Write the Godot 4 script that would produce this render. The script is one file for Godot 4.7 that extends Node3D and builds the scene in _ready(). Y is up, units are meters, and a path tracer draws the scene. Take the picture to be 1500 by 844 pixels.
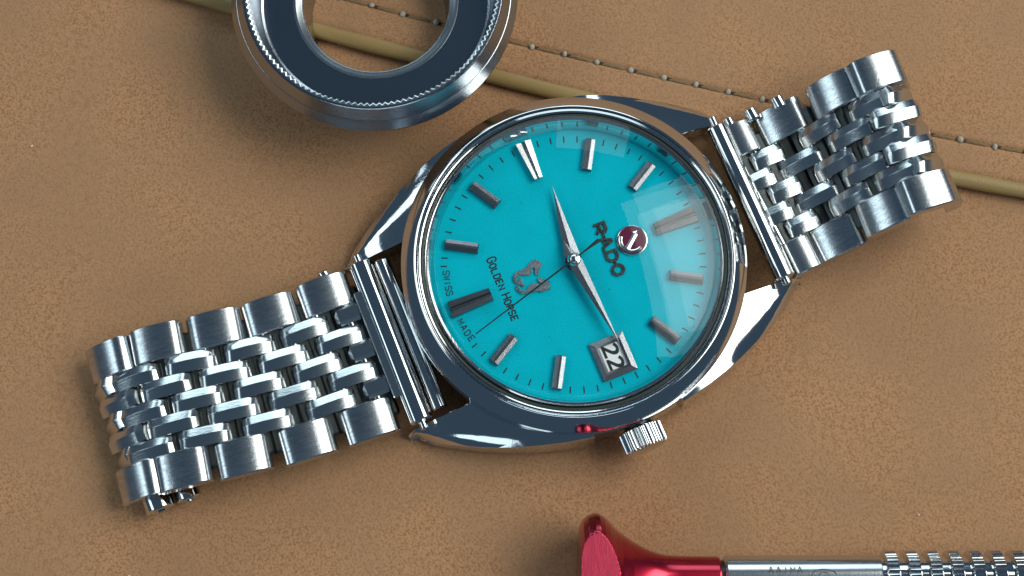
extends Node3D
# A steel wristwatch on tan leather, with a steel ring tool and a small screwdriver. Shapes are written in millimetres (MM turns them into metres).
const MM := 0.001
const PSI := 22.0

# ---------------------------------------------------------------- geometry
class Geo:
	var v := PackedVector3Array()          # three corners per triangle, counter-clockwise seen from outside
	var uv := PackedVector2Array()
	func tri(a: Vector3, b: Vector3, c: Vector3) -> void:
		if (b - a).cross(c - a).length_squared() < 1e-16: return
		v.append(a); v.append(b); v.append(c)
	func quad(a: Vector3, b: Vector3, c: Vector3, d: Vector3) -> void:
		tri(a, b, c); tri(a, c, d)
	func add(g: Geo, t := Transform3D()) -> Geo:
		for p in g.v: v.append(t * p)
		return self
	func orient() -> Geo:
		var vol := 0.0
		for i in range(0, v.size(), 3): vol += v[i].dot(v[i + 1].cross(v[i + 2]))
		if vol < 0.0: flip()
		return self
	func flip() -> Geo:
		for i in range(0, v.size(), 3):
			var t := v[i + 1]; v[i + 1] = v[i + 2]; v[i + 2] = t
		return self
	func moved(t: Transform3D) -> Geo:
		for i in v.size(): v[i] = t * v[i]
		if t.basis.determinant() < 0.0: flip()
		return self
	func mesh(angle := 35.0, uvscale := 0.0) -> ArrayMesh:
		var n := v.size() / 3
		var fn := PackedVector3Array(); fn.resize(n)
		var at := {}
		var keys: Array[Vector3i] = []
		for i in n:
			fn[i] = (v[i * 3 + 1] - v[i * 3]).cross(v[i * 3 + 2] - v[i * 3])
			for k in 3:
				var key := Vector3i((v[i * 3 + k] * 2000.0).round())
				keys.append(key)
				if not at.has(key): at[key] = PackedInt32Array()
				at[key].append(i)
		var cosa := cos(deg_to_rad(angle))
		var pos := PackedVector3Array(); var nor := PackedVector3Array(); var tex := PackedVector2Array()
		pos.resize(n * 3); nor.resize(n * 3)
		if uvscale > 0.0: tex.resize(n * 3)
		for i in n:
			var me := fn[i].normalized()
			for k in 3:
				var s := Vector3.ZERO
				for j in at[keys[i * 3 + k]]:
					if fn[j].normalized().dot(me) > cosa: s += fn[j]
				var o: int = i * 3 + [0, 2, 1][k]      # clockwise front faces
				pos[o] = v[i * 3 + k] * MM
				nor[o] = s.normalized() if s.length_squared() > 0.0 else me
				if uvscale > 0.0: tex[o] = Vector2(v[i * 3 + k].x, v[i * 3 + k].z) * uvscale
		var arr := []; arr.resize(Mesh.ARRAY_MAX)
		arr[Mesh.ARRAY_VERTEX] = pos; arr[Mesh.ARRAY_NORMAL] = nor
		if uvscale > 0.0: arr[Mesh.ARRAY_TEX_UV] = tex
		var m := ArrayMesh.new()
		m.add_surface_from_arrays(Mesh.PRIMITIVE_TRIANGLES, arr)
		return m

func lathe(profile: Array, seg := 96, closed := true) -> Geo:      # (r, y) counter-clockwise: up the outside, in over the top; round the y axis
	var g := Geo.new()
	var n := profile.size()
	for i in (n if closed else n - 1):
		var p: Vector2 = profile[i]; var q: Vector2 = profile[(i + 1) % n]
		if p.x < 1e-6 and q.x < 1e-6: continue
		for k in seg:
			var a := TAU * k / seg; var b := TAU * ((k + 1) % seg) / seg
			g.quad(Vector3(p.x * cos(a), p.y, p.x * sin(a)), Vector3(q.x * cos(a), q.y, q.x * sin(a)), Vector3(q.x * cos(b), q.y, q.x * sin(b)), Vector3(p.x * cos(b), p.y, p.x * sin(b)))
	return g

func lathe_fn(profile: Array, seg: int, fn: Callable, closed := true) -> Geo:   # fn(r, y, angle) gives the radius
	var g := Geo.new()
	var n := profile.size()
	var ring := []
	for i in n:
		var row := PackedVector3Array()
		for k in seg:
			var a := TAU * k / seg
			var r: float = fn.call(profile[i].x, profile[i].y, a)
			row.append(Vector3(r * cos(a), profile[i].y, r * sin(a)))
		ring.append(row)
	for i in (n if closed else n - 1):
		for k in seg:
			var l := (k + 1) % seg
			g.quad(ring[i][k], ring[(i + 1) % n][k], ring[(i + 1) % n][l], ring[i][l])
	return g

func loft(rings: Array) -> Geo:                                   # closed rings of equal count, capped at both ends
	var g := Geo.new()
	var m: int = rings[0].size()
	for i in rings.size() - 1:
		for k in m:
			var l := (k + 1) % m
			g.quad(rings[i][k], rings[i][l], rings[i + 1][l], rings[i + 1][k])
	for e in 2:
		var r = rings[0] if e == 0 else rings[-1]
		var c := Vector3.ZERO
		for p in r: c += p
		c /= m
		for k in m:
			if e == 0: g.tri(c, r[(k + 1) % m], r[k])
			else: g.tri(c, r[k], r[(k + 1) % m])
	return g.orient()

func box(lo: Vector3, hi: Vector3, bevel := 0.08) -> Geo:         # bevelled box
	var rings := []
	for s in [[lo.x, bevel], [lo.x + bevel, 0.0], [hi.x - bevel, 0.0], [hi.x, bevel]]:
		var d: float = s[1]; var b := bevel
		var y0 := lo.y + d; var y1 := hi.y - d; var z0 := lo.z + d; var z1 := hi.z - d
		rings.append(PackedVector3Array([Vector3(s[0], y0 + b, z0), Vector3(s[0], y0, z0 + b), Vector3(s[0], y0, z1 - b), Vector3(s[0], y0 + b, z1), Vector3(s[0], y1 - b, z1), Vector3(s[0], y1, z1 - b), Vector3(s[0], y1, z0 + b), Vector3(s[0], y1 - b, z0)]))
	return loft(rings)

func rod(a: Vector3, b: Vector3, r: float, seg := 20, bevel := 0.1) -> Geo:
	var len := a.distance_to(b)
	var g := lathe([Vector2(0, 0), Vector2(r - bevel, 0), Vector2(r, bevel), Vector2(r, len - bevel), Vector2(r - bevel, len), Vector2(0, len)], seg)
	var y := (b - a) / len
	var x := y.cross(Vector3(0.31, 0.2, 0.93)).normalized()
	return g.moved(Transform3D(Basis(x, y, x.cross(y)), a))

func prism(poly: PackedVector2Array, y0: float, y1: float, bevel := 0.0) -> Geo:   # (x, z) outline
	var g := Geo.new()
	var p := poly.duplicate()
	var area := 0.0
	for i in p.size(): area += p[i].cross(p[(i + 1) % p.size()])
	if area > 0.0: p.reverse()
	var idx := Geometry2D.triangulate_polygon(p)
	var top := p
	if bevel > 0.0:
		var o := Geometry2D.offset_polygon(p, -bevel)
		if o.size() == 1 and o[0].size() == p.size():
			top = PackedVector2Array()
			for q in p:
				var best: Vector2 = o[0][0]
				for w in o[0]:
					if w.distance_squared_to(q) < best.distance_squared_to(q): best = w
				top.append(best)
	for i in range(0, idx.size(), 3):
		var a := top[idx[i]]; var b := top[idx[i + 1]]; var c := top[idx[i + 2]]
		var up := (b - a).cross(c - a) < 0.0
		var A := Vector3(a.x, y1, a.y); var B := Vector3(b.x, y1, b.y); var C := Vector3(c.x, y1, c.y)
		if up: g.tri(A, B, C)
		else: g.tri(A, C, B)
	var yb := y1 - bevel if top != p else y1
	for i in p.size():
		var j := (i + 1) % p.size()
		var a3 := Vector3(p[i].x, y0, p[i].y); var b3 := Vector3(p[j].x, y0, p[j].y)
		var a4 := Vector3(p[i].x, yb, p[i].y); var b4 := Vector3(p[j].x, yb, p[j].y)
		g.quad(a3, b3, b4, a4)
		if top != p: g.quad(a4, b4, Vector3(top[j].x, y1, top[j].y), Vector3(top[i].x, y1, top[i].y))
	return g

func stroke(pts: PackedVector2Array, w: float, y0: float, y1: float, closed := false) -> Geo:   # a mitred strip of constant width, pts in (x, z)
	var g := Geo.new()
	var n := pts.size()
	var le := PackedVector2Array(); var ri := PackedVector2Array()
	for i in n:
		var d0 := (pts[i] - pts[(i - 1 + n) % n]).normalized()
		var d1 := (pts[(i + 1) % n] - pts[i]).normalized()
		if not closed and i == 0: d0 = d1
		if not closed and i == n - 1: d1 = d0
		var n0 := Vector2(-d0.y, d0.x); var n1 := Vector2(-d1.y, d1.x)
		var m := (n0 + n1).normalized()
		var k := w * 0.5 / maxf(0.45, m.dot(n0))
		le.append(pts[i] + m * k); ri.append(pts[i] - m * k)
	for i in (n if closed else n - 1):
		var j := (i + 1) % n
		var a := Vector3(le[i].x, y1, le[i].y); var b := Vector3(le[j].x, y1, le[j].y); var c := Vector3(ri[j].x, y1, ri[j].y); var d := Vector3(ri[i].x, y1, ri[i].y)
		var dn := Vector3(0, y0 - y1, 0)
		g.quad(a, b, c, d)
		g.quad(a + dn, b + dn, b, a); g.quad(d, c, c + dn, d + dn)
		if not closed and i == 0: g.quad(a, d, d + dn, a + dn)
		if not closed and i == n - 2: g.quad(c, b, b + dn, c + dn)
	return g

const GLYPHS := {
	"R": [[[0, 0], [0, 1], [.72, 1], [1, .8], [1, .62], [.72, .44], [.07, .44]], [[.5, .37], [1, 0]]],
	"A": [[[0, 0], [.42, 1], [.58, 1], [1, 0]], [[.22, .34], [.78, .34]]],
	"D": [[[0, 0], [0, 1], [.7, 1], [1, .74], [1, .26], [.7, 0], "c"]],
	"O": [[[.28, 0], [0, .26], [0, .74], [.28, 1], [.72, 1], [1, .74], [1, .26], [.72, 0], "c"]],
	"G": [[[1, .72], [1, .8], [.75, 1], [.25, 1], [0, .76], [0, .24], [.25, 0], [.75, 0], [1, .2], [1, .48], [.55, .48]]],
	"L": [[[0, 1], [0, 0], [1, 0]]],
	"E": [[[1, 1], [0, 1], [0, 0], [1, 0]], [[.09, .5], [.82, .5]]],
	"N": [[[0, 0], [0, 1], [1, 0], [1, 1]]],
	"H": [[[0, 0], [0, 1]], [[1, 0], [1, 1]], [[.09, .5], [.91, .5]]],
	"S": [[[1, .8], [.8, 1], [.2, 1], [0, .82], [0, .66], [.2, .52], [.8, .48], [1, .34], [1, .18], [.8, 0], [.2, 0], [0, .2]]],
	"W": [[[0, 1], [.25, 0], [.5, .85], [.75, 0], [1, 1]]],
	"I": [[[.5, 0], [.5, 1]]],
	"M": [[[0, 0], [0, 1], [.5, .35], [1, 1], [1, 0]]],
}
func glyph(ch: String, w: float, h: float, line: float, y0: float, y1: float) -> Geo:   # reads along +z, its top towards +x, centred on its width, standing on x = 0
	var g := Geo.new()
	for s in GLYPHS[ch]:
		var closed: bool = s[-1] is String
		var pts := PackedVector2Array()
		for q in s:
			if q is String: continue
			pts.append(Vector2(q[1] * h, (q[0] - 0.5) * w))
		g.add(stroke(pts, line, y0, y1, closed))
	return g

# ---------------------------------------------------------------- nodes
func part(called: String, m: Mesh, mat: Material, parent: Node, t := Transform3D()) -> MeshInstance3D:
	var o := MeshInstance3D.new()
	o.name = called; o.mesh = m; o.material_override = mat
	o.transform = Transform3D(t.basis, t.origin * MM)
	parent.add_child(o, true)
	return o

func thing(called: String, label: String, category: String, at := Vector3.ZERO, turn := 0.0) -> Node3D:
	var o := Node3D.new()
	o.name = called; add_child(o, true)
	o.position = at * MM; o.rotation.y = turn
	o.set_meta("label", label); o.set_meta("category", category)
	return o

# ---------------------------------------------------------------- textures and materials
var M := {}
func noise_image(size: int, freq: float, seed_: int, kind := FastNoiseLite.TYPE_SIMPLEX_SMOOTH, octaves := 1) -> Image:
	var n := FastNoiseLite.new()
	n.noise_type = kind; n.frequency = freq; n.seed = seed_
	n.fractal_type = FastNoiseLite.FRACTAL_FBM if octaves > 1 else FastNoiseLite.FRACTAL_NONE
	n.fractal_octaves = octaves
	return n.get_seamless_image(size, size, false, false, 0.12, true)

func leather_textures() -> Array:
	var S := 2048
	var worms := noise_image(S, 0.092, 11).get_data()
	var gaps := noise_image(S, 0.05, 23).get_data()
	var fine := noise_image(S, 0.13, 5).get_data()
	var broad := noise_image(S, 0.0035, 8, FastNoiseLite.TYPE_SIMPLEX_SMOOTH, 4).get_data()
	var wide := noise_image(S, 0.012, 19, FastNoiseLite.TYPE_SIMPLEX_SMOOTH, 2).get_data()
	var col := PackedByteArray(); col.resize(S * S * 3)
	var hgt := PackedByteArray(); hgt.resize(S * S)
	# base and crease pigment, sRGB bytes
	var curve := PackedFloat32Array(); curve.resize(256)
	for i in 256:
		var d := absf(i - 128.0) / 128.0
		curve[i] = 1.0 - smoothstep(0.06, 0.36, d)
	for i in S * S:
		var c: float = minf(1.0, curve[worms[i]] * clampf((gaps[i] - 80.0) / 70.0, 0.0, 1.0) * 0.85 + maxf(0.0, (120.0 - fine[i]) / 130.0))
		var f: float = fine[i] / 255.0 - 0.5
		var b: float = broad[i] / 255.0 - 0.5
		c *= clampf(0.42 + b * 0.8, 0.25, 0.7)
		var k := 1.0 + b * 0.11 + f * 0.05
		col[i * 3] = int(clampf((173.0 - 38.0 * c) * k, 0, 255))
		col[i * 3 + 1] = int(clampf((129.0 - 37.0 * c) * (k - b * 0.03), 0, 255))
		col[i * 3 + 2] = int(clampf((93.0 - 30.0 * c) * (k - b * 0.05), 0, 255))
		hgt[i] = int(clampf(150.0 - 110.0 * c + f * 60.0 + (wide[i] / 255.0 - 0.5) * 150.0, 0, 255))
	return [ImageTexture.create_from_image(Image.create_from_data(S, S, false, Image.FORMAT_RGB8, col)), ImageTexture.create_from_image(Image.create_from_data(S, S, false, Image.FORMAT_L8, hgt))]

func scratch_texture(size: int, count: int, seed_: int, spread: float, base := Color(0.5, 0.5, 0.5), vary := 0.4) -> ImageTexture:
	var im := Image.create(size, size, false, Image.FORMAT_RGB8)
	im.fill(base.linear_to_srgb() if vary < 0.3 else base)
	var r := RandomNumberGenerator.new(); r.seed = seed_
	for i in count:
		var a := r.randf() * TAU if spread > 1.0 else r.randfn(0.0, spread)
		var p := Vector2(r.randf(), r.randf()) * size
		var d := Vector2(cos(a), sin(a))
		var tone := r.randf_range(-1.0, 0.8) * vary
		var ink := (base * (1.0 + tone * 2.0)).linear_to_srgb() if vary < 0.3 else Color(0.5 + tone, 0.5 + tone, 0.5 + tone)
		var bend := r.randfn(0.0, 0.002)
		for k in int(r.randf_range(20, 260)):
			p += d; d = d.rotated(bend)
			im.set_pixel(posmod(int(p.x), size), posmod(int(p.y), size), ink)
	return ImageTexture.create_from_image(im)

func dial_texture() -> ImageTexture:                                 # turquoise lacquer: fine grain, faint clouding, a few specks
	var n := 1024
	var a := noise_image(n, 0.16, 31).get_data(); var b := noise_image(n, 0.006, 32, FastNoiseLite.TYPE_SIMPLEX_SMOOTH, 3).get_data()
	var px := PackedByteArray(); px.resize(n * n * 3)
	var base := Color(0.001, 0.45, 0.56).linear_to_srgb()
	for i in n * n:
		var k := 1.0 + (a[i] / 255.0 - 0.5) * 0.12 + (b[i] / 255.0 - 0.5) * 0.045
		px[i * 3] = int(base.r * 255.0 * k); px[i * 3 + 1] = int(minf(255.0, base.g * 255.0 * k)); px[i * 3 + 2] = int(minf(255.0, base.b * 255.0 * k))
	var im := Image.create_from_data(n, n, false, Image.FORMAT_RGB8, px)
	var r := RandomNumberGenerator.new(); r.seed = 12
	for i in 46:
		var s := r.randi_range(1, 4); var t := r.randf_range(0.25, 0.7)
		im.fill_rect(Rect2i(r.randi() % (n - 5), r.randi() % (n - 5), s, r.randi_range(1, 4)), Color(base.r * t + 0.02, base.g * t, base.b * t))
	return ImageTexture.create_from_image(im)

func metal(color: Color, rough: float) -> StandardMaterial3D:
	var m := StandardMaterial3D.new()
	m.albedo_color = color.linear_to_srgb(); m.metallic = 1.0; m.roughness = rough; m.metallic_specular = 0.5
	return m

func relief(m: StandardMaterial3D, tex: Texture2D, cm: float, scale: Vector3) -> StandardMaterial3D:
	m.heightmap_enabled = true; m.heightmap_texture = tex; m.heightmap_scale = cm
	m.uv1_triplanar = true; m.uv1_scale = scale; m.uv1_triplanar_sharpness = 4.0
	return m

func solid(color: Color, rough: float, spec := 0.5) -> StandardMaterial3D:
	var m := StandardMaterial3D.new()
	m.albedo_color = color.linear_to_srgb(); m.roughness = rough; m.metallic_specular = spec
	return m

func make_materials() -> void:
	var lt := leather_textures()
	var l := StandardMaterial3D.new()
	l.albedo_texture = lt[0]; l.roughness = 0.72; l.metallic_specular = 0.35
	l.heightmap_enabled = true; l.heightmap_texture = lt[1]; l.heightmap_scale = 0.006
	M.leather = l
	var marks := scratch_texture(1024, 900, 3, 9.0)
	var brush := scratch_texture(1024, 9000, 4, 0.02)
	var streaks := scratch_texture(1024, 14000, 6, 0.015, Color(0.575, 0.595, 0.615), 0.16)
	var grain := ImageTexture.create_from_image(noise_image(512, 0.12, 9, FastNoiseLite.TYPE_SIMPLEX_SMOOTH, 3))
	M.polished = relief(metal(Color(0.66, 0.67, 0.68), 0.07), marks, 0.0005, Vector3(22, 22, 22))
	M.steel_satin = relief(metal(Color(0.60, 0.62, 0.63), 0.24), marks, 0.0005, Vector3(60, 60, 60))
	M.shaft = relief(metal(Color(0.62, 0.64, 0.66), 0.2), brush, 0.0003, Vector3(50, 25, 25))
	M.brushed = relief(metal(Color(1, 1, 1), 0.23), brush, 0.0008, Vector3(50, 22, 22))
	M.brushed.albedo_texture = streaks
	M.link = relief(metal(Color(0.60, 0.62, 0.63), 0.19), brush, 0.0007, Vector3(50, 25, 25))
	M.ringface = relief(metal(Color(0.36, 0.39, 0.43), 0.16), grain, 0.0010, Vector3(140, 140, 140))
	M.marker = relief(metal(Color(0.215, 0.22, 0.24), 0.29), grain, 0.0009, Vector3(220, 220, 220))
	M.emblem = relief(metal(Color(0.25, 0.29, 0.32), 0.3), grain, 0.0016, Vector3(220, 220, 220))
	M.marker_bright = relief(metal(Color(0.75, 0.75, 0.75), 0.16), grain, 0.0004, Vector3(220, 220, 220))
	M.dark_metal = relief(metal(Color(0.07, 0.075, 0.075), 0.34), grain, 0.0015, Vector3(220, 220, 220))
	M.dial = relief(solid(Color(1, 1, 1), 0.6, 0.1), grain, 0.0006, Vector3(160, 160, 160))
	M.dial.albedo_texture = dial_texture(); M.dial.uv1_scale = Vector3(34, 34, 34)
	M.ink = solid(Color(0.006, 0.014, 0.018), 0.5)
	M.white = solid(Color(0.86, 0.86, 0.86), 0.6)
	M.enamel = solid(Color(0.13, 0.012, 0.045), 0.3)
	M.crystal = solid(Color(1, 1, 1, 0.04), 0.0)
	M.crystal.albedo_color = Color(0, 0, 0, 0.004); M.crystal.metallic_specular = 0.3; M.crystal.transparency = BaseMaterial3D.TRANSPARENCY_ALPHA
	M.gasket = solid(Color(0.05, 0.06, 0.05), 0.35)
	M.red = metal(Color(0.47, 0.016, 0.045), 0.28); M.red.clearcoat_enabled = true; M.red.clearcoat = 0.5; M.red.clearcoat_roughness = 0.1
	M.red_cut = relief(metal(Color(0.72, 0.07, 0.13), 0.45), brush, 0.001, Vector3(60, 60, 60))
	M.piping = relief(solid(Color(0.31, 0.20, 0.07), 0.45), grain, 0.0025, Vector3(60, 60, 60))
	M.thread = relief(solid(Color(0.25, 0.155, 0.075), 0.8), grain, 0.004, Vector3(400, 400, 400))
	M.knot = relief(solid(Color(0.50, 0.45, 0.37), 0.8), grain, 0.004, Vector3(500, 500, 500))
	M.hole = solid(Color(0.05, 0.025, 0.012), 0.9)
	M.lint = solid(Color(0.75, 0.73, 0.70), 0.9)
	M.black = solid(Color(0.01, 0.01, 0.011), 0.4)

# ---------------------------------------------------------------- scene
func _ready() -> void:
	var cam := Camera3D.new()
	cam.name = "camera"; add_child(cam)
	var th := deg_to_rad(13.3)
	cam.position = Vector3(0, cos(th), sin(th)) * 178.0 * MM
	cam.look_at(Vector3.ZERO, Vector3(0, 0, -1))
	cam.fov = 2.0 * rad_to_deg(atan(422.0 / 2393.0)); cam.near = 0.01; cam.far = 10.0
	var we := WorldEnvironment.new()
	we.name = "environment"
	var e := Environment.new()
	e.background_mode = Environment.BG_COLOR
	e.background_color = Color(0.033, 0.056, 0.084).linear_to_srgb()
	e.tonemap_mode = Environment.TONE_MAPPER_LINEAR
	e.tonemap_exposure = 1.32
	e.sdfgi_enabled = true; e.ssao_enabled = true; e.ssil_enabled = true
	we.environment = e; add_child(we)
		# bright openings all round at about 45 degrees, the strongest on the right; overhead it is dark
	window("window_light", 14.0, 25.0, 60.0, 70.0, 2.1, Color(0.98, 1.0, 0.97))
	window("window_core_light", 16.0, 29.0, 57.0, 54.0, 2.7, Color(0.98, 1.0, 0.97))
	window("corner_window_light", 81.0, 49.0, 71.0, 22.0, 2.0, Color(0.90, 0.98, 1.0))
	window("back_window_light", 110.0, 55.0, 71.0, 36.0, 2.0, Color(0.86, 0.97, 1.0))
	window("left_window_light", 178.0, 45.0, 61.0, 60.0, 1.7, Color(0.88, 0.97, 1.0))
	window("front_window_light", 268.0, 50.0, 65.0, 60.0, 1.2, Color(0.88, 0.97, 1.0))

	make_materials()
	build_leather()
	build_watch()
	build_ring()
	build_screwdriver()
	build_lint()

func window(called: String, azimuth: float, near_: float, far_: float, wide: float, radiance: float, color: Color) -> void:   # azimuth from the right towards the back, near and far edge in degrees from straight up
	var z := deg_to_rad((near_ + far_) / 2.0); var a := deg_to_rad(azimuth); var d := 1.0
	lamp(called, Vector3(sin(z) * cos(a), cos(z), -sin(z) * sin(a)) * d, Vector3.ZERO, Vector2(2.0 * tan(deg_to_rad(wide / 2.0)) * sin(z) * d, 2.0 * tan(deg_to_rad((far_ - near_) / 2.0)) * d), radiance, color)

func lamp(called: String, at: Vector3, towards: Vector3, size: Vector2, radiance: float, color: Color) -> void:
	var a := AreaLight3D.new()
	a.name = called; add_child(a)
	a.position = at; a.look_at_from_position(at, towards, Vector3(0, 1, 0))
	a.area_size = size; a.area_normalize_energy = true
	a.light_energy = radiance * size.x * size.y / PI
	a.area_range = 4.0; a.area_attenuation = 2.0
	a.light_color = color; a.shadow_enabled = true

# ---------------------------------------------------------------- leather
const TILE := 1.0 / 110.0
func build_leather() -> void:
	var g := Geo.new()
	var xs := []; var zs := []
	for i in 41: xs.append(-200.0 + i * 10.0)
	for i in 31: zs.append(-150.0 + i * 10.0)
	var hf := func(x: float, z: float) -> float: return 0.0 if absf(x) > 195.0 or absf(z) > 145.0 else -0.12 + 0.12 * sin(x * 0.045 + 1.3) * cos(z * 0.06 + 0.4)
	for i in 40:
		for j in 30:
			g.quad(Vector3(xs[i], hf.call(xs[i], zs[j]), zs[j]), Vector3(xs[i], hf.call(xs[i], zs[j + 1]), zs[j + 1]), Vector3(xs[i + 1], hf.call(xs[i + 1], zs[j + 1]), zs[j + 1]), Vector3(xs[i + 1], hf.call(xs[i + 1], zs[j]), zs[j]))
	var mat := part("leather_surface", g.mesh(60.0, TILE), M.leather, self)
	mat.set_meta("kind", "structure")
	mat.set_meta("label", "tan nubuck leather sheet that everything lies on"); 
	# the stitched flap across the top, its free edge bound with an olive tan piping
	var base := Vector3(0.2, 0, -19.0)
	var slope := func(x: float) -> float: return 0.262 - 0.0012 * x
	var seam := func(x: float, y: float, t_: float) -> Vector3:       # t_ across the seam, 0 on the piping's axis
		var m: float = slope.call(x)
		var n := Vector2(-m, 1.0).normalized() * t_
		return Vector3(x + n.x, y, -23.7 + 0.262 * x - 0.0006 * x * x + n.y) - base
	var t := thing("leather_flap", "stitched tan leather flap with olive piped edge crossing behind the watch", "leather flap", base)
	var rng := RandomNumberGenerator.new(); rng.seed = 77
	var SL := 4.26
	var prof := [Vector2(-0.5, 0.1), Vector2(-0.5, 0.95), Vector2(-0.8, 1.2), Vector2(-1.4, 1.3), Vector2(-SL + 0.7, 1.32), Vector2(-SL + 0.3, 1.24), Vector2(-SL + 0.1, 1.02), Vector2(-SL - 0.1, 1.02), Vector2(-SL - 0.3, 1.24), Vector2(-SL - 0.7, 1.34), Vector2(-SL - 4, 1.38), Vector2(-30, 1.4), Vector2(-120, 1.4), Vector2(-120, 0.1)]
	var f := Geo.new()
	var xs2 := []
	for i in 81: xs2.append(-160.0 + i * 4.0)
	for i in 80:
		for k in prof.size() - 1:
			var p: Vector2 = prof[k]; var q: Vector2 = prof[k + 1]
			f.quad(seam.call(xs2[i], p.y, p.x), seam.call(xs2[i + 1], p.y, p.x), seam.call(xs2[i + 1], q.y, q.x), seam.call(xs2[i], q.y, q.x))
	part("panel", f.mesh(50.0, TILE), M.leather, t)
	var rings := []
	for i in 161:
		var x := -160.0 + i * 2.0
		var r := 0.78 + 0.03 * sin(x * 0.31) + 0.03 * sin(x * 0.83 + 2.0)
		var ring := PackedVector3Array()
		for k in 14:
			var a := TAU * k / 14.0
			ring.append(seam.call(x, 0.66 + r * 0.9 * sin(a), 0.04 * sin(x * 0.2) + r * 1.2 * cos(a)))
		rings.append(ring)
	part("piping", loft(rings).mesh(60.0), M.piping, t)
	var knot := lathe([Vector2(0, -0.3), Vector2(0.24, -0.22), Vector2(0.34, 0), Vector2(0.26, 0.2), Vector2(0.1, 0.29), Vector2(0, 0.3)], 10).mesh(80.0)
	var hole := lathe([Vector2(0, -0.2), Vector2(0.3, -0.15), Vector2(0.42, 0.0), Vector2(0, 0.03)], 12).mesh(40.0)
	var st := Geo.new()
	var srings := []
	for i in 11:
		var x := -1.45 + i * 0.29
		var ring := PackedVector3Array()
		for k in 8:
			var a := TAU * k / 8.0
			var rr := 0.23 * (1.0 - pow(absf(i - 5) / 5.0, 4.0) * 0.7)
			ring.append(Vector3(x, -0.12 * pow((i - 5) / 5.0, 2.0) + rr * sin(a) * 0.9, rr * cos(a) + 0.04 * sin(i * 1.7)))
		srings.append(ring)
	var sm := loft(srings).mesh(70.0)
	for i in 40:
		var x := -72.0 + i * 3.66 + rng.randf_range(-0.12, 0.12)
		var s := part("stitch", sm, M.thread, t, Transform3D(Basis(Vector3.UP, rng.randf_range(-0.04, 0.04) - atan(slope.call(x + 1.85))), seam.call(x + 1.85, 1.12, -SL)))
		part("knot", knot, M.knot, s, Transform3D(Basis(Vector3.UP, rng.randf() * 3.0).scaled(Vector3(rng.randf_range(0.85, 1.15), rng.randf_range(0.8, 1.1), rng.randf_range(0.9, 1.25))), Vector3(-1.85, 0.14, 0.0)))
		part("needle_hole", hole, M.hole, s, Transform3D(Basis().scaled(Vector3(1.2, 1, 0.7)), Vector3(-1.3, 0.02, 0.05)))

# ---------------------------------------------------------------- watch
func polar(deg: float, r: float, y: float) -> Vector3:             # degrees clockwise from 12 (+x), 3 o'clock is +z
	return Vector3(r * cos(deg_to_rad(deg)), y, r * sin(deg_to_rad(deg)))

func turned(deg: float, at := Vector3.ZERO) -> Transform3D:        # local +x points at that clock angle
	return Transform3D(Basis(Vector3.UP, -deg_to_rad(deg)), at)

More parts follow.
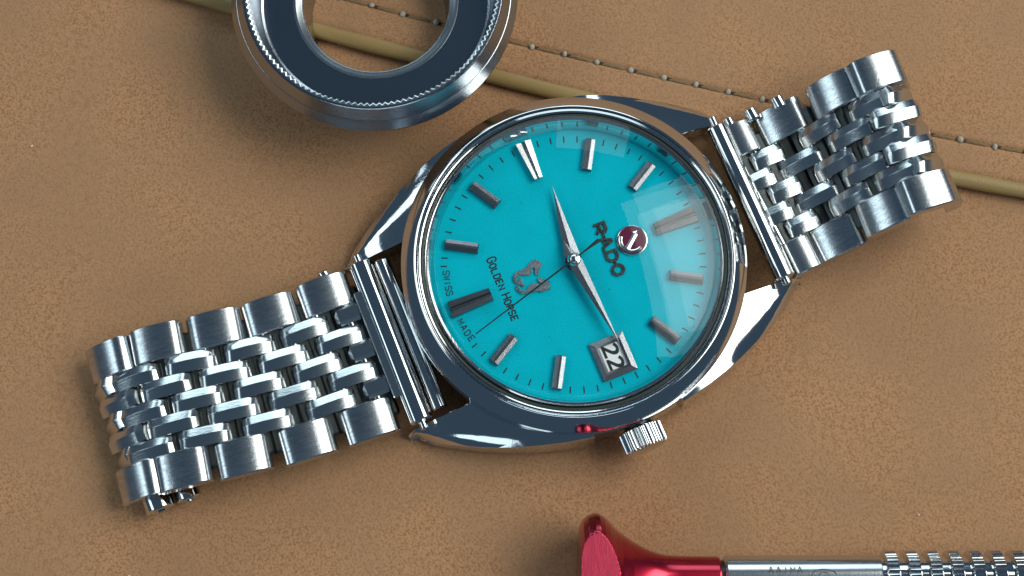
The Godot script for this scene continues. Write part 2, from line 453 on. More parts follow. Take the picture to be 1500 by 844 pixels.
const DIAL := 6.4
func build_watch() -> void:
	var w := thing("wristwatch", "steel wristwatch with turquoise dial and steel link bracelet lying open on the leather", "wristwatch", Vector3(6.504, 0, -1.25), deg_to_rad(PSI))
	# case
	var body := lathe([Vector2(0, 1.2), Vector2(15.6, 1.2), Vector2(17.2, 1.35), Vector2(18.2, 1.9), Vector2(18.32, 2.4), Vector2(18.2, 5.9), Vector2(17.9, 6.05), Vector2(17.0, 6.1), Vector2(15.6, 6.1), Vector2(15.6, 3.0), Vector2(0, 3.0)], 160)
	var case_ := part("case", body.mesh(30.0), M.polished, w)
	part("case_back", lathe([Vector2(0, 0.05), Vector2(12.6, 0.05), Vector2(13.6, 0.4), Vector2(14.6, 0.9), Vector2(14.8, 1.25), Vector2(0, 1.25)], 96).mesh(30.0), M.steel_satin, case_)
	for su in [1, -1]:
		for sv in [1, -1]:
			part("lug", lug_shape().moved(Transform3D(Basis().scaled(Vector3(su, 1, sv)), Vector3.ZERO)).mesh(32.0), M.polished, case_)
	# bezel: rounded slope from the bright inner edge to the case
	var bz := [Vector2(17.0, 6.15), Vector2(18.05, 6.15), Vector2(18.2, 6.35)]
	for i in 11:
		var k := i / 10.0
		bz.append(Vector2(18.16, 7.04).lerp(Vector2(16.8, 8.36), k) + Vector2(0.7, 0.7) * 0.04 * (1.0 - pow(2.0 * k - 1.0, 2.0)))
	bz += [Vector2(16.74, 8.41), Vector2(16.66, 8.43), Vector2(16.58, 8.40), Vector2(16.54, 8.3), Vector2(16.5, 8.0), Vector2(16.3, 7.85), Vector2(16.22, 7.95), Vector2(16.1, 7.9), Vector2(16.05, 7.2), Vector2(16.0, 6.15)]
	part("bezel", lathe(bz, 192).mesh(28.0), M.polished, w)
	part("gasket", lathe([Vector2(15.7, 6.2), Vector2(16.03, 6.2), Vector2(16.03, 7.75), Vector2(15.9, 7.85), Vector2(15.7, 7.8)], 128).mesh(30.0), M.gasket, w)
	# tension ring inside the crystal
	part("tension_ring", lathe([Vector2(14.72, 6.42), Vector2(15.55, 6.3), Vector2(15.55, 8.15), Vector2(15.42, 8.25), Vector2(15.2, 8.2), Vector2(14.95, 7.3), Vector2(14.78, 6.9)], 160).mesh(20.0), M.polished, w)
	# crystal: a domed sheet with a rounded shoulder
	var cr := [Vector2(15.68, 7.6), Vector2(15.68, 8.55)]
	for i in 8:
		var a := (i + 1) / 8.0 * 1.12
		cr.append(Vector2(15.68 - 0.75 + 0.75 * cos(a), 8.55 + 0.75 * sin(a)))
	var r1: float = cr[-1].x; var y1: float = cr[-1].y
	var RR := 42.0
	for i in 25:
		var r := r1 * (1.0 - (i + 1) / 25.0)
		cr.append(Vector2(r, y1 + sqrt(RR * RR - r * r) - sqrt(RR * RR - r1 * r1)))
	var cry := part("crystal", lathe(cr, 192, false).mesh(60.0), M.crystal, w)
	var ci := [Vector2(15.0, 7.7), Vector2(15.0, 8.35), Vector2(14.9, 8.7), Vector2(14.65, 8.95)]
	var yi := 9.0; var RI := 56.0
	for i in 25:
		var r := 14.4 * (1.0 - i / 24.0)
		ci.append(Vector2(r, yi + sqrt(RI * RI - r * r) - sqrt(RI * RI - 14.4 * 14.4)))
	part("inner_face", lathe(ci, 160, false).mesh(60.0), M.crystal, cry)
	build_dial(w)
	build_crown(w)
	build_bracelet(w)

func lug_shape() -> Geo:
	# sections along x; inner face at z 9.45, outer edge sweeps in, top falls towards the tip
	var us := [5.0, 8.0, 10.5, 12.6, 14.5, 16.2, 17.8, 19.2, 20.4, 21.3, 22.0, 22.5, 22.8]
	var rings := []
	for u: float in us:
		var k: float = u / 22.8
		var vo := 18.25 - 0.0185 * pow(u, 1.95)
		if u > 20.0: vo -= 0.14 * pow(u - 20.0, 2.0)
		vo = maxf(vo, 10.1)
		var vi := 9.45 + (0.25 * pow(maxf(0.0, u - 21.6) / 1.2, 2.0))
		var yt := 6.05 - 0.285 * maxf(0.0, u - 9.5)
		if u > 18.6: yt -= 0.07 * pow(u - 18.6, 2.0)
		var yb := 1.3 - 0.8 * smoothstep(8.0, 20.0, u) + 0.1 * pow(maxf(0.0, u - 21.5), 2.0)
		var wd: float = vo - vi
		var twist := 0.55 * smoothstep(9.0, 19.0, u)
		var ring := PackedVector3Array()
		ring.append(Vector3(u, yb, vi)); ring.append(Vector3(u, yt - 0.06, vi)); ring.append(Vector3(u, yt, vi + 0.06))
		var fall := func(q: float) -> float: return -1.12 * (0.35 + 0.65 * smoothstep(5.0, 15.0, u)) * (0.38 * q + 0.62 * pow(maxf(0.0, q - 0.5), 2.0) / 0.25)
		for q in [0.25, 0.5, 0.6, 0.7, 0.8, 0.9]:
			ring.append(Vector3(u, yt + fall.call(q), vi + wd * q))
		var ye: float = yt + fall.call(1.0)
		ring.append(Vector3(u, ye, vo)); ring.append(Vector3(u, ye - 0.14, vo + 0.07))
		ring.append(Vector3(u, minf(ye - 0.2, yb + 0.35), vo + 0.28)); ring.append(Vector3(u, minf(ye - 0.3, yb), vo - 0.1))
		rings.append(ring)
	return loft(rings)

func bar_marker(len: float, w0: float, w1: float, h: float, groove := false) -> Geo:   # along +x from 0 (inner, w0) to len (outer, w1)
	var rings := []
	for s in [[0.0, 0.12, 0.0], [0.08, 0.0, 0.0], [len - 0.08, 0.0, 1.0], [len, 0.12, 1.0]]:
		var hw: float = lerpf(w0, w1, s[0] / len) * 0.5
		var y: float = h - s[1]
		var ring := PackedVector3Array()
		if groove:
			for q in [[-1.0, 0.0], [-1.0, y - 0.1], [-0.95, y], [-0.26, y + 0.04], [-0.1, y - 0.22], [0.1, y - 0.22], [0.26, y + 0.04], [0.95, y], [1.0, y - 0.1], [1.0, 0.0]]:
				ring.append(Vector3(s[0], q[1], q[0] * hw))
		else:
			for q in [[-1.0, 0.0], [-1.0, y - 0.15], [-0.24, y], [0.24, y], [1.0, y - 0.15], [1.0, 0.0]]:
				ring.append(Vector3(s[0], q[1], q[0] * hw))
		rings.append(ring)
	return loft(rings)

func saw_marker(len: float, w0: float, w1: float, h: float) -> Geo:   # two slanted faces with a groove between
	var rings := []
	for s in [[0.0, 0.12], [0.08, 0.0], [len - 0.08, 0.0], [len, 0.12]]:
		var hw: float = lerpf(w0, w1, s[0] / len) * 0.5
		var y: float = h - s[1]
		var ring := PackedVector3Array()
		for q in [[-1.0, 0.0], [-1.0, 0.0 - 0.02], [-0.3, -0.3], [-0.24, -0.65], [0.14, -0.65], [0.2, 0.0], [0.97, -0.34], [1.0, -0.4]]:
			ring.append(Vector3(s[0], y + q[1] * hw, q[0] * hw))
		ring[0] = Vector3(s[0], 0.0, -hw)
		ring.append(Vector3(s[0], 0.0, hw))
		rings.append(ring)
	return loft(rings)

func build_dial(w: Node3D) -> void:
	var prof := [Vector2(0, 6.0), Vector2(14.85, 6.0), Vector2(14.85, DIAL - 0.06), Vector2(14.3, DIAL - 0.01), Vector2(13.0, DIAL), Vector2(0, DIAL)]
	var d := part("dial", lathe(prof, 128).mesh(40.0), M.dial, w)
	# minute marks
	var mk := Geo.new()
	mk.add(box(Vector3(-0.35, 0, -0.07), Vector3(0.35, 0.02, 0.07), 0.004))
	var mm := mk.mesh(20.0)
	for i in 60:
		if i % 5 == 0 and i != 15: continue
		if i >= 27 and i <= 33: continue
		part("minute_mark", mm, M.ink, d, turned(i * 6.0, polar(i * 6.0, 13.62, DIAL)))
	for a in [200.2, 177.3, 161.4]:
		part("minute_mark", mm, M.ink, d, turned(a, polar(a, 13.7, DIAL)))
	# applied hour markers
	var single := bar_marker(3.55, 1.05, 1.05, 0.62).mesh(15.0)
	for h in [1, 2, 4, 5, 7, 8, 10, 11]:
		part("hour_marker", single, M.marker if h != 4 else M.marker, d, turned(h * 30.0, polar(h * 30.0, 10.15, DIAL)))
	var wide := bar_marker(4.6, 1.35, 1.8, 0.66, true).mesh(15.0)
	for h in [0, 6]:
		part("hour_marker", wide, M.marker, d, turned(h * 30.0, polar(h * 30.0, 9.35, DIAL)))
	part("hour_marker", saw_marker(4.5, 0.9, 1.75, 0.72).mesh(12.0), M.marker_bright, d, turned(270.0, polar(270.0, 9.75, DIAL)))
	# printed and applied lettering
	var y1 := DIAL + 0.02
	var word := Geo.new()
	var z := -3.75
	for ch in "GOLDEN HORSE":
		if ch == " ": z += 0.42; continue
		var big: bool = ch in "GH"
		var cw := 0.5 if big else 0.42
		word.add(glyph(ch, cw, 0.95 if big else 0.7, 0.15, DIAL, y1), Transform3D(Basis(), Vector3(-8.4, 0, z + cw / 2)))
		z += cw + 0.2
	part("lettering", word.mesh(20.0), M.ink, d)
	for item in [["SWISS", 192.4, 13.8, 2.4], ["MADE", 169.2, 13.8, 3.0]]:
		var g := Geo.new()
		var n: int = item[0].length()
		for i in n:
			var a: float = item[1] + (((n - 1) / 2.0) - i) * item[3]
			g.add(glyph(item[0][i], 0.42 if item[0][i] != "I" else 0.1, 0.66, 0.1, DIAL, y1), turned(a + 180.0, polar(a, item[2], 0)))
		part("lettering", g.mesh(20.0), M.ink, d)
	var name_ := Geo.new()
	var i4 := 0
	for ch in "RADO":
		name_.add(glyph(ch, 1.0, 1.15, 0.3, DIAL, DIAL + 0.2), Transform3D(Basis(), Vector3(3.45, 0, -2.35 + i4 * 1.62)))
		i4 += 1
	name_.add(box(Vector3(3.9, DIAL, -1.7), Vector3(4.16, DIAL + 0.17, -1.22), 0.03)); name_.add(box(Vector3(3.32, DIAL, -0.22), Vector3(3.6, DIAL + 0.17, 0.3), 0.03)); name_.add(box(Vector3(3.9, DIAL, 1.52), Vector3(4.16, DIAL + 0.17, 1.85), 0.03))
	part("applied_lettering", name_.mesh(20.0), M.dark_metal, d)
	# round emblem with an anchor
	var at := Vector3(6.6, 0, 0.1)
	var em := part("round_emblem", lathe([Vector2(0, DIAL), Vector2(1.62, DIAL), Vector2(1.62, DIAL + 0.26), Vector2(1.56, DIAL + 0.32), Vector2(1.48, DIAL + 0.3), Vector2(1.46, DIAL + 0.24), Vector2(0, DIAL + 0.24)], 48).mesh(30.0), M.enamel, d, Transform3D(Basis(), at))
	em.mesh = lathe([Vector2(0, DIAL), Vector2(1.5, DIAL), Vector2(1.52, DIAL + 0.2), Vector2(1.3, DIAL + 0.25), Vector2(0, DIAL + 0.27)], 48).mesh(40.0)
	var an := Geo.new()
	an.add(lathe([Vector2(1.5, DIAL), Vector2(1.66, DIAL), Vector2(1.67, DIAL + 0.18), Vector2(1.62, DIAL + 0.27), Vector2(1.55, DIAL + 0.29), Vector2(1.5, DIAL + 0.24)], 48))
	var arc := PackedVector2Array()
	for k in 19:
		var a := deg_to_rad(180.0 + lerpf(-78.0, 78.0, k / 18.0))
		arc.append(Vector2(1.22 * cos(a), 1.22 * sin(a)))
	var ar := []
	for k in arc.size():
		var ring := PackedVector3Array()
		for m in 10:
			var a := TAU * m / 10.0
			ring.append(Vector3(arc[k].x, DIAL + 0.26, arc[k].y) + Vector3(arc[k].x, 0, arc[k].y).normalized() * 0.2 * cos(a) + Vector3(0, 0.13 * sin(a), 0))
		ar.append(ring)
	an.add(loft(ar))
	# faceted shank
	an.add(loft([PackedVector3Array([Vector3(-1.2, DIAL + 0.24, -0.3), Vector3(-1.2, DIAL + 0.37, 0), Vector3(-1.2, DIAL + 0.24, 0.3)]), PackedVector3Array([Vector3(0.85, DIAL + 0.26, -0.24), Vector3(0.85, DIAL + 0.37, 0), Vector3(0.85, DIAL + 0.26, 0.24)])]))
	an.add(loft([PackedVector3Array([Vector3(0.8, DIAL + 0.25, -0.38), Vector3(0.8, DIAL + 0.4, 0), Vector3(0.8, DIAL + 0.25, 0.38)]), PackedVector3Array([Vector3(1.2, DIAL + 0.2, -0.05), Vector3(1.2, DIAL + 0.3, 0), Vector3(1.2, DIAL + 0.2, 0.05)])]))
	part("anchor_symbol", an.mesh(25.0), M.marker_bright, d, turned(-39.0, at))
	# pair of sea horses, applied metal
	for s in [[[420, 185], [455, 215], [500, 250], [468, 305], [440, 400], [412, 405], [396, 370], [398, 322], [376, 292], [362, 322], [355, 372], [322, 402], [270, 408], [200, 402], [155, 428], [140, 460], [152, 495], [185, 500], [178, 470], [205, 440], [228, 455], [215, 488], [262, 540], [236, 566], [205, 535], [165, 530], [118, 510], [95, 472], [95, 430], [120, 380], [170, 345], [230, 330], [280, 300], [310, 250], [360, 210]],
			[[430, 445], [462, 440], [530, 465], [572, 480], [606, 490], [598, 540], [612, 588], [560, 602], [500, 630], [430, 620], [350, 640], [290, 650], [220, 662], [165, 632], [132, 580], [140, 545], [170, 548], [180, 582], [210, 615], [258, 612], [300, 580], [330, 532], [380, 512], [430, 515], [462, 545], [478, 520], [440, 485]]]:
		var pl := PackedVector2Array()
		for q in s:
			var px := Vector2((q[0] - 350.0) / 9.38, (q[1] - 425.0) / 9.38) / 13.95
			px.y /= 0.965
			pl.append(Vector2(px.x * cos(deg_to_rad(PSI)) - px.y * sin(deg_to_rad(PSI)), px.x * sin(deg_to_rad(PSI)) + px.y * cos(deg_to_rad(PSI))) + Vector2(-4.72, -0.2))
		part("sea_horse", prism(pl, DIAL, DIAL + 0.2, 0.04).mesh(20.0), M.emblem, d)
	# date window: bevelled frame, sunken white disc, black numerals
	var c := Vector3(-0.08, DIAL, 10.9)
	var dw := part("date_frame", date_frame().mesh(15.0), M.marker, w, Transform3D(Basis(), c))
	part("date_disc", box(Vector3(-1.12, 0.01, -1.36), Vector3(1.12, 0.26, 1.36), 0.005).mesh(20.0), M.white, dw)
	var tm := TextMesh.new()
	var sf := SystemFont.new(); sf.font_names = PackedStringArray(["Droid Sans"]); sf.font_weight = 700
	tm.text = "22"; tm.font = sf; tm.font_size = 64; tm.pixel_size = 0.0000295; tm.depth = 0.000015; tm.curve_step = 1.0
	part("numerals", tm, M.ink, dw, Transform3D(Basis(Vector3(0, 0, 0.42), Vector3(0.37, 0, 0), Vector3(0, 1, 0)), Vector3(-0.05, 0.27, 0.0)))
	build_hands(w)

func date_frame() -> Geo:
	var g := Geo.new()
	var o := Vector2(1.88, 2.12); var i := Vector2(1.1, 1.34); var m := Vector2(1.36, 1.62)
	var cs := [Vector2(1, 1), Vector2(1, -1), Vector2(-1, -1), Vector2(-1, 1)]
	for k in 4:
		var a: Vector2 = cs[k]; var b: Vector2 = cs[(k + 1) % 4]
		var q := func(s: Vector2, e: Vector2, y: float) -> Vector3: return Vector3(s.x * e.x, y, s.y * e.y)
		g.quad(q.call(a, o, 0.0), q.call(b, o, 0.0), q.call(b, o, 0.34), q.call(a, o, 0.34))
		g.quad(q.call(a, o, 0.34), q.call(b, o, 0.34), q.call(b, m, 0.54), q.call(a, m, 0.54))
		g.quad(q.call(a, m, 0.54), q.call(b, m, 0.54), q.call(b, i, 0.5), q.call(a, i, 0.5))
		g.quad(q.call(a, i, 0.5), q.call(b, i, 0.5), q.call(b, i, 0.0), q.call(a, i, 0.0))
	return g.flip() if g.v.size() > 0 and (g.v[1] - g.v[0]).cross(g.v[2] - g.v[0]).dot(g.v[0]) < 0.0 else g

func hand(len: float, hw: float, tail: float, y: float) -> Geo:
	var r := 0.27
	var g := Geo.new()
	var tip := Vector3(len, y, 0); var tl := Vector3(-tail, y, 0); var c := Vector3(0.15, y + r, 0)
	var a := Vector3(0.15, y, -hw); var b := Vector3(0.15, y, hw)
	g.tri(tip, a, c); g.tri(tip, c, b); g.tri(tl, c, a); g.tri(tl, b, c)
	var dn := Vector3(0, -0.08, 0)
	g.quad(tip, tip + dn, a + dn, a); g.quad(a, a + dn, tl + dn, tl); g.quad(tl, tl + dn, b + dn, b); g.quad(b, b + dn, tip + dn, tip)
	g.quad(tip + dn, b + dn, tl + dn, a + dn)
	return g.orient() if true else g

func build_hands(w: Node3D) -> void:
	var hh := part("hour_hand", hand(8.55, 0.85, 2.2, 7.05).mesh(10.0), M.marker, w, turned(276.8))
	part("hub", lathe([Vector2(0, DIAL), Vector2(0.9, DIAL), Vector2(0.9, 7.2), Vector2(0, 7.2)], 24).mesh(30.0), M.dark_metal, hh)
	part("minute_hand", hand(10.0, 0.78, 2.3, 7.5).mesh(10.0), M.marker, w, turned(84.4))
	var g := Geo.new()
	g.add(loft([PackedVector3Array([Vector3(13.0, 7.93, -0.06), Vector3(13.0, 7.99, 0), Vector3(13.0, 7.93, 0.06)]), PackedVector3Array([Vector3(0, 7.92, -0.1), Vector3(0, 8.0, 0), Vector3(0, 7.92, 0.1)]), PackedVector3Array([Vector3(-1.2, 7.92, -0.08), Vector3(-1.2, 8.0, 0), Vector3(-1.2, 7.92, 0.08)]), PackedVector3Array([Vector3(-3.3, 7.93, -0.24), Vector3(-3.3, 7.99, 0), Vector3(-3.3, 7.93, 0.24)])]))
	var sh := part("seconds_hand", g.mesh(20.0), M.ink, w, turned(164.0))
	part("hub", lathe([Vector2(0, 7.6), Vector2(0.66, 7.6), Vector2(0.72, 7.75), Vector2(0.6, 7.95), Vector2(0.42, 8.0), Vector2(0.4, 8.12), Vector2(0.25, 8.2), Vector2(0, 8.22)], 28).mesh(35.0), M.marker_bright, sh)

func build_crown(w: Node3D) -> void:
	var flutes := 34
	var fl := func(r: float, y: float, a: float) -> float:
		if r < 2.0 or y < 0.25 or y > 2.3: return r
		return r + 0.12 * (absf(sin(a * flutes / 2.0)) * 2.0 - 1.2)
	var g := lathe_fn([Vector2(0.001, 0), Vector2(1.9, 0), Vector2(2.2, 0.2), Vector2(2.25, 0.3), Vector2(2.25, 2.2), Vector2(2.12, 2.4), Vector2(1.7, 2.62), Vector2(0.9, 2.78), Vector2(0.001, 2.82)], 272, fl, false)
	# y axis turned to +z
	var tr := Transform3D(Basis(Vector3(1, 0, 0), Vector3(0, 0, 1), Vector3(0, -1, 0)), Vector3(-0.2, 4.1, 18.35))
	var c := part("crown", g.mesh(25.0), M.polished, w, tr)
	part("crown_tube", lathe([Vector2(0, -1.0), Vector2(1.5, -1.0), Vector2(1.5, 0.02), Vector2(0, 0.02)], 32).mesh(30.0), M.dark_metal, c)

# ---------------------------------------------------------------- bracelet
func outer_link(len: float, wd: float, th: float) -> Geo:
	var rings := []
	var n := 17
	for i in n:
		var k := i / float(n - 1) * 2.0 - 1.0
		k = signf(k) * pow(absf(k), 0.7)
		var x := k * len / 2
		var e := maxf(0.0, (absf(k) - 0.62) / 0.38)
		var top := -0.60 * k * k - 0.62 * (1.0 - sqrt(maxf(0.0, 1.0 - e * e * 0.92)))
		var bot := -th + 0.25 * e * e + 0.45 * (1.0 - k * k)
		var b := 0.13; var hw := wd / 2 - 0.05 * k * k
		if absf(k) > 0.999: top -= 0.12; hw -= 0.08
		rings.append(PackedVector3Array([Vector3(x, bot, -hw + b), Vector3(x, bot, hw - b), Vector3(x, bot + b, hw), Vector3(x, top - b, hw), Vector3(x, top, hw - b), Vector3(x, top, -hw + b), Vector3(x, top - b, -hw), Vector3(x, bot + b, -hw)]))
	return loft(rings)

func inner_link(len: float, wd: float, th: float) -> Geo:
	var rings := []
	var n := 13
	for i in n:
		var k := i / float(n - 1) * 2.0 - 1.0
		k = signf(k) * pow(absf(k), 0.7)
		var x := k * len / 2
		var e := maxf(0.0, (absf(k) - 0.62) / 0.38)
		var drop := 0.42 * k * k + 0.55 * (1.0 - sqrt(maxf(0.0, 1.0 - e * e * 0.9)))
		var hw := wd / 2 * (1.0 - 0.16 * e * e)
		var ridge := -drop
		var sh := -drop - 0.36 * (1.0 - 0.45 * e)
		rings.append(PackedVector3Array([Vector3(x, -th + 0.3 * e, -hw * 0.9), Vector3(x, -th + 0.3 * e, hw * 0.9), Vector3(x, sh - 0.35, hw), Vector3(x, sh, hw * 0.97), Vector3(x, ridge, -hw * 0.1), Vector3(x, ridge - 0.01, -hw * 0.15), Vector3(x, sh + 0.0, -hw * 0.95), Vector3(x, sh - 0.3, -hw)]))
	return loft(rings)

func catmull(p: Array, t: float) -> Array:                          # point and tangent on the path of link centres
	var i := clampi(int(floor(t)), 0, p.size() - 2)
	var f := t - i
	var p1: Vector3 = p[i]; var p2: Vector3 = p[i + 1]
	var p0: Vector3 = p[i - 1] if i > 0 else p1 * 2.0 - p2
	var p3: Vector3 = p[i + 2] if i + 2 < p.size() else p2 * 2.0 - p1
	var m1 := (p2 - p0) * 0.5; var m2 := (p3 - p1) * 0.5
	if f < 0.0: return [p1 + m1 * f, m1]
	if f > 1.0: return [p2 + m2 * (f - 1.0), m2]
	var f2 := f * f; var f3 := f2 * f
	return [p1 * (2 * f3 - 3 * f2 + 1) + m1 * (f3 - 2 * f2 + f) + p2 * (-2 * f3 + 3 * f2) + m2 * (f3 - f2), p1 * (6 * f2 - 6 * f) + m1 * (3 * f2 - 4 * f + 1) + p2 * (6 * f - 6 * f2) + m2 * (3 * f2 - 2 * f)]

func link_frame(p: Array, t: float, flip: bool) -> Transform3D:
	var q := catmull(p, t)
	var x: Vector3 = (q[1] * (-1.0 if flip else 1.0)).normalized()
	var z := Vector3(-x.z, 0, x.x).normalized() if Vector3(x.x, 0, x.z).length() > 0.2 else Vector3(0, 0, 1)
	if z.z < 0.0: z = -z
	var y := z.cross(x).normalized()
	return Transform3D(Basis(x, y, z), q[0])

func build_bracelet(w: Node3D) -> void:
	var om := outer_link(5.7, 3.85, 2.3).mesh(28.0)
	var im := inner_link(5.35, 2.06, 2.0).mesh(24.0)
	var rng := RandomNumberGenerator.new(); rng.seed = 5
	for side in 2:
		var flip := side == 0
		var b := Node3D.new(); b.name = "bracelet_half"; w.add_child(b, true)
		var path := [Vector3(-25.7, 4.7, 0.05), Vector3(-32.1, 5.3, -0.15), Vector3(-38.4, 5.9, -0.85), Vector3(-44.8, 6.2, -1.8), Vector3(-50.6, 4.4, -2.5), Vector3(-53.0, 0.3, -2.6)] if side == 0 else [Vector3(22.9, 3.9, 0.5), Vector3(27.2, 4.1, 0.3), Vector3(32.0, 8.2, 0.35), Vector3(37.1, 11.2, 0.7), Vector3(40.75, 7.4, 0.8), Vector3(41.1, 0.9, 0.8)]
		var taper := func(t: float) -> float: return 1.0 - (0.018 if side == 0 else 0.0125) * t
		var wob := func() -> Basis: return Basis.from_euler(Vector3(rng.randfn(0, 0.018), rng.randfn(0, 0.008), rng.randfn(0, 0.02)))
		# aligned rows: the two outer ones and the second and fourth inner
		for i in 5:
			var fr := link_frame(path, i, flip)
			for s in [-1, 1]:
				var z: float = s * 7.22 * taper.call(i)
				var short: bool = side == 1 and i == 0
				var t := fr * Transform3D(wob.call(), Vector3(0.2 if short else 0.0, 0, z))
				if short: t.basis = t.basis * Basis().scaled(Vector3(0.6, 0.9, 1.0))
				part("outer_link", om, M.steel_satin if short else M.brushed, b, t)
			for s in [-1, 1]:
				var t2 := fr * Transform3D(wob.call(), Vector3(0, 0, s * 2.1 * taper.call(i)))
				if side == 1 and i == 0: t2.basis = t2.basis * Basis().scaled(Vector3(0.62, 0.9, 1.0))
				part("inner_link", im, M.link, b, t2)
		for i in (6 if side == 0 else 5):
			var tt := (i - 0.5) if side == 0 else (i + 0.5 if i != 3 else 3.44)
			if side == 0 and i == 0: continue
			if side == 0: tt = i - 0.5
			var fr := link_frame(path, tt, flip)
			for s in [-1, 0, 1]:
				var t := fr * Transform3D(wob.call(), Vector3(0, 0, s * 4.2 * taper.call(tt)))
				if side == 1 and i == 0: t.basis = t.basis * Basis().scaled(Vector3(0.75, 0.9, 1.0))
				part("inner_link", im, M.link, b, t)
		# pins through the knuckles
		for i in 11:
			var tt := -0.25 + i * 0.5
			if tt > (4.6 if side == 0 else 3.8): break
			var fr := link_frame(path, tt, flip)
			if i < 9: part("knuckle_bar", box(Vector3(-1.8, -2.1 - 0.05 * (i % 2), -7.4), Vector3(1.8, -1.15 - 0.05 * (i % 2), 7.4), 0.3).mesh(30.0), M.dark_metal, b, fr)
			part("pin", rod(Vector3(0, -1.25, -8.2 * taper.call(tt)), Vector3(0, -1.25, 8.2 * taper.call(tt)), 0.5, 14).mesh(30.0), M.polished, b, fr)
		if side == 0:
			# end piece: flat faced tube, comb plate and three fingers
			part("end_tube", tube_flat(1.28, 18.3).mesh(25.0), M.polished, b, Transform3D(Basis(), Vector3(-20.95, 3.9, 0.15)))
			var comb := Geo.new()
			comb.add(box(Vector3(-22.75, 2.8, -6.0), Vector3(-21.5, 4.75, 6.1), 0.12))
			for s in [-1, 0, 1]:
				var k := box(Vector3(-25.5, 2.7, s * 4.2 - 0.98), Vector3(-22.6, 4.62, s * 4.2 + 0.98), 0.35)
				comb.add(k)
			part("comb_plate", comb.mesh(30.0), M.link, b)
			part("spring_bar", rod(Vector3(-20.95, 3.9, -10.0), Vector3(-20.95, 3.9, 10.2), 0.45).mesh(30.0), M.polished, b)
			var nub := part("adjuster_pin", rod(Vector3(-24.9, 3.6, -9.75), Vector3(-24.9, 3.6, -8.8), 0.75, 20, 0.25).mesh(40.0), M.polished, b)
			part("inner_leaf", rod(Vector3(-18.75, 3.0, -8.7), Vector3(-18.75, 3.0, 8.7), 0.95, 32, 0.15).mesh(30.0), M.polished, b)
			# the folded clasp under the end of the bracelet
			var cl := Geo.new()
			cl.add(box(Vector3(-50.5, 0.15, -4.0), Vector3(-30.0, 0.9, 3.0), 0.15))
			part("clasp_plate", cl.mesh(30.0), M.steel_satin, b)
			for q in [[-49.6, 1.75, 1.6], [-46.5, 1.5, 1.35]]:
				var pr := [Vector2(q[2] * 0.45, -2.0), Vector2(q[2], -2.0), Vector2(q[2], 1.9), Vector2(q[2] * 0.9, 2.05), Vector2(q[2] * 0.5, 2.05), Vector2(q[2] * 0.42, 1.9)]
				part("hinge_barrel", lathe(pr, 32).mesh(35.0), M.polished, b, Transform3D(Basis(Vector3(1, 0, 0), Vector3(0, 0, 1), Vector3(0, -1, 0)), Vector3(q[0], q[1], 5.5)))
		else:
			part("end_tube", rod(Vector3(0, 0, -9.15), Vector3(0, 0, 9.15), 1.18, 32, 0.15).mesh(30.0), M.polished, b, Transform3D(Basis(), Vector3(20.55, 3.9, 0.35)))
			part("spring_bar", rod(Vector3(20.55, 3.9, -10.0), Vector3(20.55, 3.9, 10.2), 0.45).mesh(30.0), M.polished, b)
			for q in [[22.3, 3.2, 0.55], [24.9, 3.3, 0.75], [28.0, 4.0, 0.75]]:
				part("adjuster_pin", rod(Vector3(q[0], q[1], -9.55), Vector3(q[0], q[1], -8.0), q[2], 20, 0.22).mesh(40.0), M.polished, b)

func tube_flat(r: float, len: float) -> Geo:                        # tube with a flattened, slightly faceted top
	var rings := []
	for e in [[-len / 2, 0.12], [-len / 2 + 0.12, 0.0], [len / 2 - 0.12, 0.0], [len / 2, 0.12]]:
		var ring := PackedVector3Array()
		for k in 28:
			var a := TAU * k / 28.0
			var p: Vector2 = Vector2(cos(a), sin(a)) * (r - e[1])
			if p.y > r * 0.93 - e[1]: p.y = r * 0.93 - e[1]
			ring.append(Vector3(p.x, p.y, e[0]))
		rings.append(ring)
	return loft(rings)

# ---------------------------------------------------------------- ring tool
func build_ring() -> void:
	var t := thing("steel_ring", "round steel ring with toothed inner edge lying behind the watch at the top edge", "ring tool", Vector3(-14.93, 0.0, -30.85))
	var L := 3.0; var K := 0.983                                     # lift and scale of the measured outline
	var P := func(list: Array) -> Array: return list.map(func(q: Vector2) -> Vector2: return Vector2(q.x * K, q.y + L))
	var pr: Array = [Vector2(7.5, 1.42), Vector2(11.6, 1.42), Vector2(12.0, 1.8)] + P.call([Vector2(12.6, 0.4), Vector2(13.4, 2.0), Vector2(15.2, 4.3), Vector2(15.75, 4.62), Vector2(15.82, 4.75), Vector2(15.82, 5.0), Vector2(15.12, 6.03), Vector2(15.06, 6.05), Vector2(15.02, 6.14), Vector2(14.30, 7.34), Vector2(14.27, 7.42), Vector2(14.20, 7.48), Vector2(14.12, 7.5), Vector2(14.0, 7.5), Vector2(13.95, 6.5), Vector2(13.2, 4.1), Vector2(12.75, 3.4), Vector2(12.5, 3.3), Vector2(9.25, 3.3), Vector2(9.1, 3.32), Vector2(8.3, 3.0), Vector2(8.25, 2.9)])
	part("ring_body", lathe(pr, 192).mesh(22.0), M.ringface, t)
	var teeth := 132
	var zig := func(r: float, y: float, a: float) -> float:
		if r > 13.94 * K: return r
		var k := fposmod(a * teeth / TAU, 1.0)
		return r - 0.13 + 0.26 * absf(k * 2.0 - 1.0)
	part("toothed_rim", lathe_fn(P.call([Vector2(14.02, 5.2), Vector2(14.02, 7.49), Vector2(13.78, 7.49), Vector2(13.63, 7.435), Vector2(13.56, 5.2)]), teeth * 2, zig).mesh(15.0), M.steel_satin, t)
	part("hole_lip", lathe(P.call([Vector2(8.2, 2.7), Vector2(9.2, 3.2), Vector2(9.18, 3.36), Vector2(8.9, 3.36), Vector2(8.28, 2.98), Vector2(8.18, 2.86)]), 128).mesh(25.0), M.steel_satin, t)

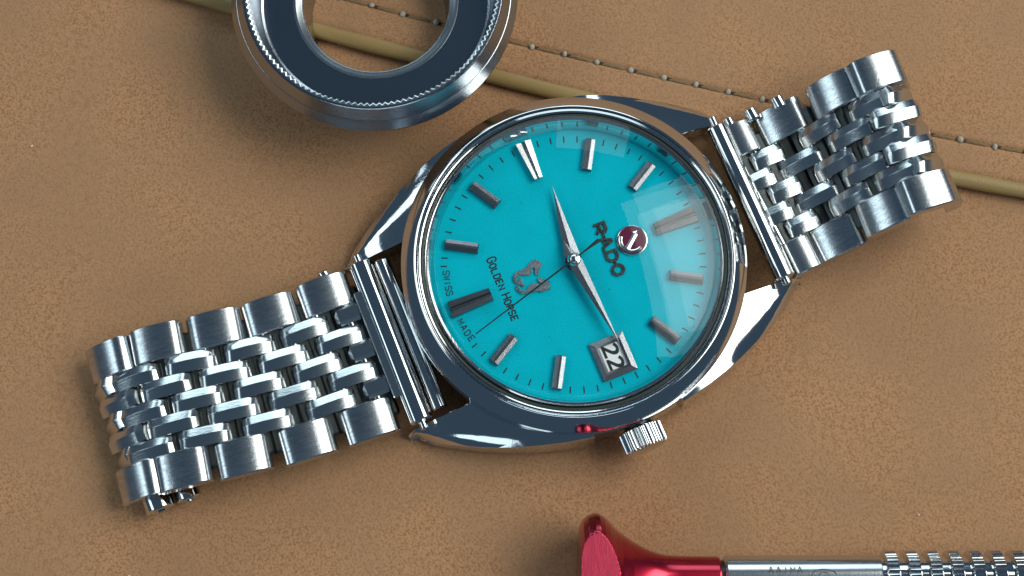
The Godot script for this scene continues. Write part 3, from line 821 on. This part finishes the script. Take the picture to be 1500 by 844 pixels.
# ---------------------------------------------------------------- screwdriver
func build_screwdriver() -> void:
	var a := Vector3(6.75, 5.12, 31.75)
	var b := Vector3(54.0, 4.9, 31.6)
	var t := thing("screwdriver", "small screwdriver with flared red cap and ribbed chrome handle at the bottom edge", "screwdriver", Vector3(a.x, 0, a.z))
	var x := (b - a).normalized()
	var up := (Vector3.UP - x * x.dot(Vector3.UP)).normalized()
	var tr := Transform3D(Basis(up * 0.965, x, up.cross(x) * 0.965), Vector3(0, a.y, 0))   # lathe axis y runs along the tool, its +x is up
	# cap with two flats
	var raw := [[0.0, 0.0], [0.0, 4.5], [0.12, 5.7], [0.45, 6.4], [0.95, 6.85], [1.6, 7.08], [2.1, 7.02], [2.6, 6.72], [3.1, 6.25], [3.7, 5.55], [4.3, 5.0], [4.85, 4.6], [5.4, 4.2], [6.0, 3.82], [6.7, 3.42], [7.45, 3.08], [8.2, 2.82], [8.9, 2.66], [10.3, 2.56], [14.1, 2.5], [14.3, 2.4], [14.35, 2.0], [14.35, 0.0]]
	# refine the profile for crisp flats
	var fine := []
	for i in raw.size() - 1:
		var m := 9 if i > 0 and raw[i][0] < 5.0 else 1
		for s in m: fine.append([lerpf(raw[i][0], raw[i + 1][0], s / float(m)), lerpf(raw[i][1], raw[i + 1][1], s / float(m))])
	fine.append(raw[-1]); raw = fine
	var seg := 240
	var flat := 5.3
	var smooth_ := Geo.new(); var cut := Geo.new()
	var pt := func(i: int, k: int) -> Array:
		var ang := TAU * k / seg
		var rel := fposmod(ang + PI / 2, PI) - PI / 2
		var r: float = raw[i][1]
		var lim := flat / cos(rel)
		return [Vector3(minf(r, lim) * cos(ang), raw[i][0], minf(r, lim) * sin(ang)), r > lim]
	for i in raw.size() - 1:
		for k in seg:
			var q := [pt.call(i, k), pt.call(i + 1, k), pt.call(i + 1, (k + 1) % seg), pt.call(i, (k + 1) % seg)]
			var c := 0
			for e in q: c += 1 if e[1] else 0
			var dst: Geo = cut if c >= 3 else smooth_
			dst.quad(q[0][0], q[3][0], q[2][0], q[1][0])
	smooth_.flip(); cut.flip()
	# the lathe's y axis here runs to the right: profile from the left end outwards
	var cap := part("red_cap", smooth_.mesh(40.0), M.red, t, tr)
	part("cut_flats", cut.mesh(20.0), M.red_cut, cap)
	part("collar", lathe([Vector2(0, 14.3), Vector2(2.1, 14.3), Vector2(2.1, 14.9), Vector2(0, 14.9)], 40).mesh(30.0), M.black, t, tr)
	var sh := part("shaft", lathe([Vector2(0, 14.7), Vector2(2.35, 14.7), Vector2(2.62, 14.95), Vector2(2.62, 30.4), Vector2(2.5, 30.5), Vector2(0, 30.5)], 96).mesh(30.0), M.shaft, t, tr)
	part("handle_core", lathe([Vector2(0, 30.3), Vector2(2.45, 30.3), Vector2(2.45, 70.0), Vector2(2.2, 70.3), Vector2(1.0, 71.5), Vector2(1.0, 84.0), Vector2(0.9, 84.2), Vector2(0, 84.2)], 64).mesh(30.0), M.polished, t, tr)
	var fl := func(r: float, y: float, ang: float) -> float: return r + 0.14 * absf(sin(ang * 16.0)) if r > 2.8 else r
	var rib := lathe_fn([Vector2(2.4, 0.0), Vector2(2.75, 0.0), Vector2(2.95, 0.12), Vector2(2.95, 1.2), Vector2(2.75, 1.32), Vector2(2.4, 1.32)], 192, fl).mesh(22.0)
	for i in 17:
		part("grip_rib", rib, M.polished, t, tr * Transform3D(Basis(), Vector3(0, 30.85 + i * 2.15, 0)))
	# etched mark on the shaft: small letters and an eye shaped ring
	var et := Geo.new()
	var sx := [19.2, 19.95, 20.7, 21.4, 22.1]
	var chs := "AAIMA"
	for i in 5:
		var gl := glyph(chs[i], 0.42, 0.62, 0.085, 0.0, 0.012)
		et.add(gl, wrap_at(sx[i], -14.0))
	part("etched_letters", et.mesh(20.0), M.dark_metal, sh)
	var eye := Geo.new()
	for rr in [[1.25, 0.72, 0.08], [0.5, 0.36, 0.07]]:
		var pts := PackedVector2Array()
		for k in 28: pts.append(Vector2(rr[1] * sin(TAU * k / 28.0), rr[0] * cos(TAU * k / 28.0)))
		eye.add(stroke(pts, rr[2], 0.0, 0.012, true), Transform3D())
	var ey := Geo.new()
	for p in eye.v:                                                 # lay it round the shaft
		var ang := p.x / 2.62 - 0.12
		var rad := 2.622 + p.y
		ey.v.append(Vector3(rad * cos(ang), 24.5 + p.z, -rad * sin(ang)))
	part("etched_eye", ey.mesh(20.0), M.dark_metal, sh)

func wrap_at(y: float, deg: float) -> Transform3D:                  # a flat glyph (reads +z, top +x) onto the shaft: reads along the axis, top turned away from the viewer
	var ang := deg_to_rad(deg)
	var n := Vector3(cos(ang), 0, -sin(ang))
	var rd := Vector3(0, 1, 0)
	var topd := n.cross(rd)
	if topd.z < 0: topd = -topd
	return Transform3D(Basis(topd, n, rd), n * 2.625 + Vector3(0, y, 0))

func build_lint() -> void:
	var g := Geo.new()
	var rng := RandomNumberGenerator.new(); rng.seed = 41
	for q in [[-53.4, -16.2], [42.9, 24.6], [-40.0, 31.0], [30.0, -31.0], [12.0, 27.5]]:
		var a := rng.randf() * PI
		var d := Vector3(cos(a), 0.15, sin(a)) * rng.randf_range(0.08, 0.22)
		g.add(rod(Vector3(q[0], 0.09, q[1]) - d, Vector3(q[0], 0.12, q[1]) + d, 0.07, 8, 0.03))
	var o := part("dust_specks", g.mesh(60.0), M.lint, self)
	o.set_meta("kind", "stuff"); o.set_meta("label", "tiny pale dust specks scattered on the tan leather")
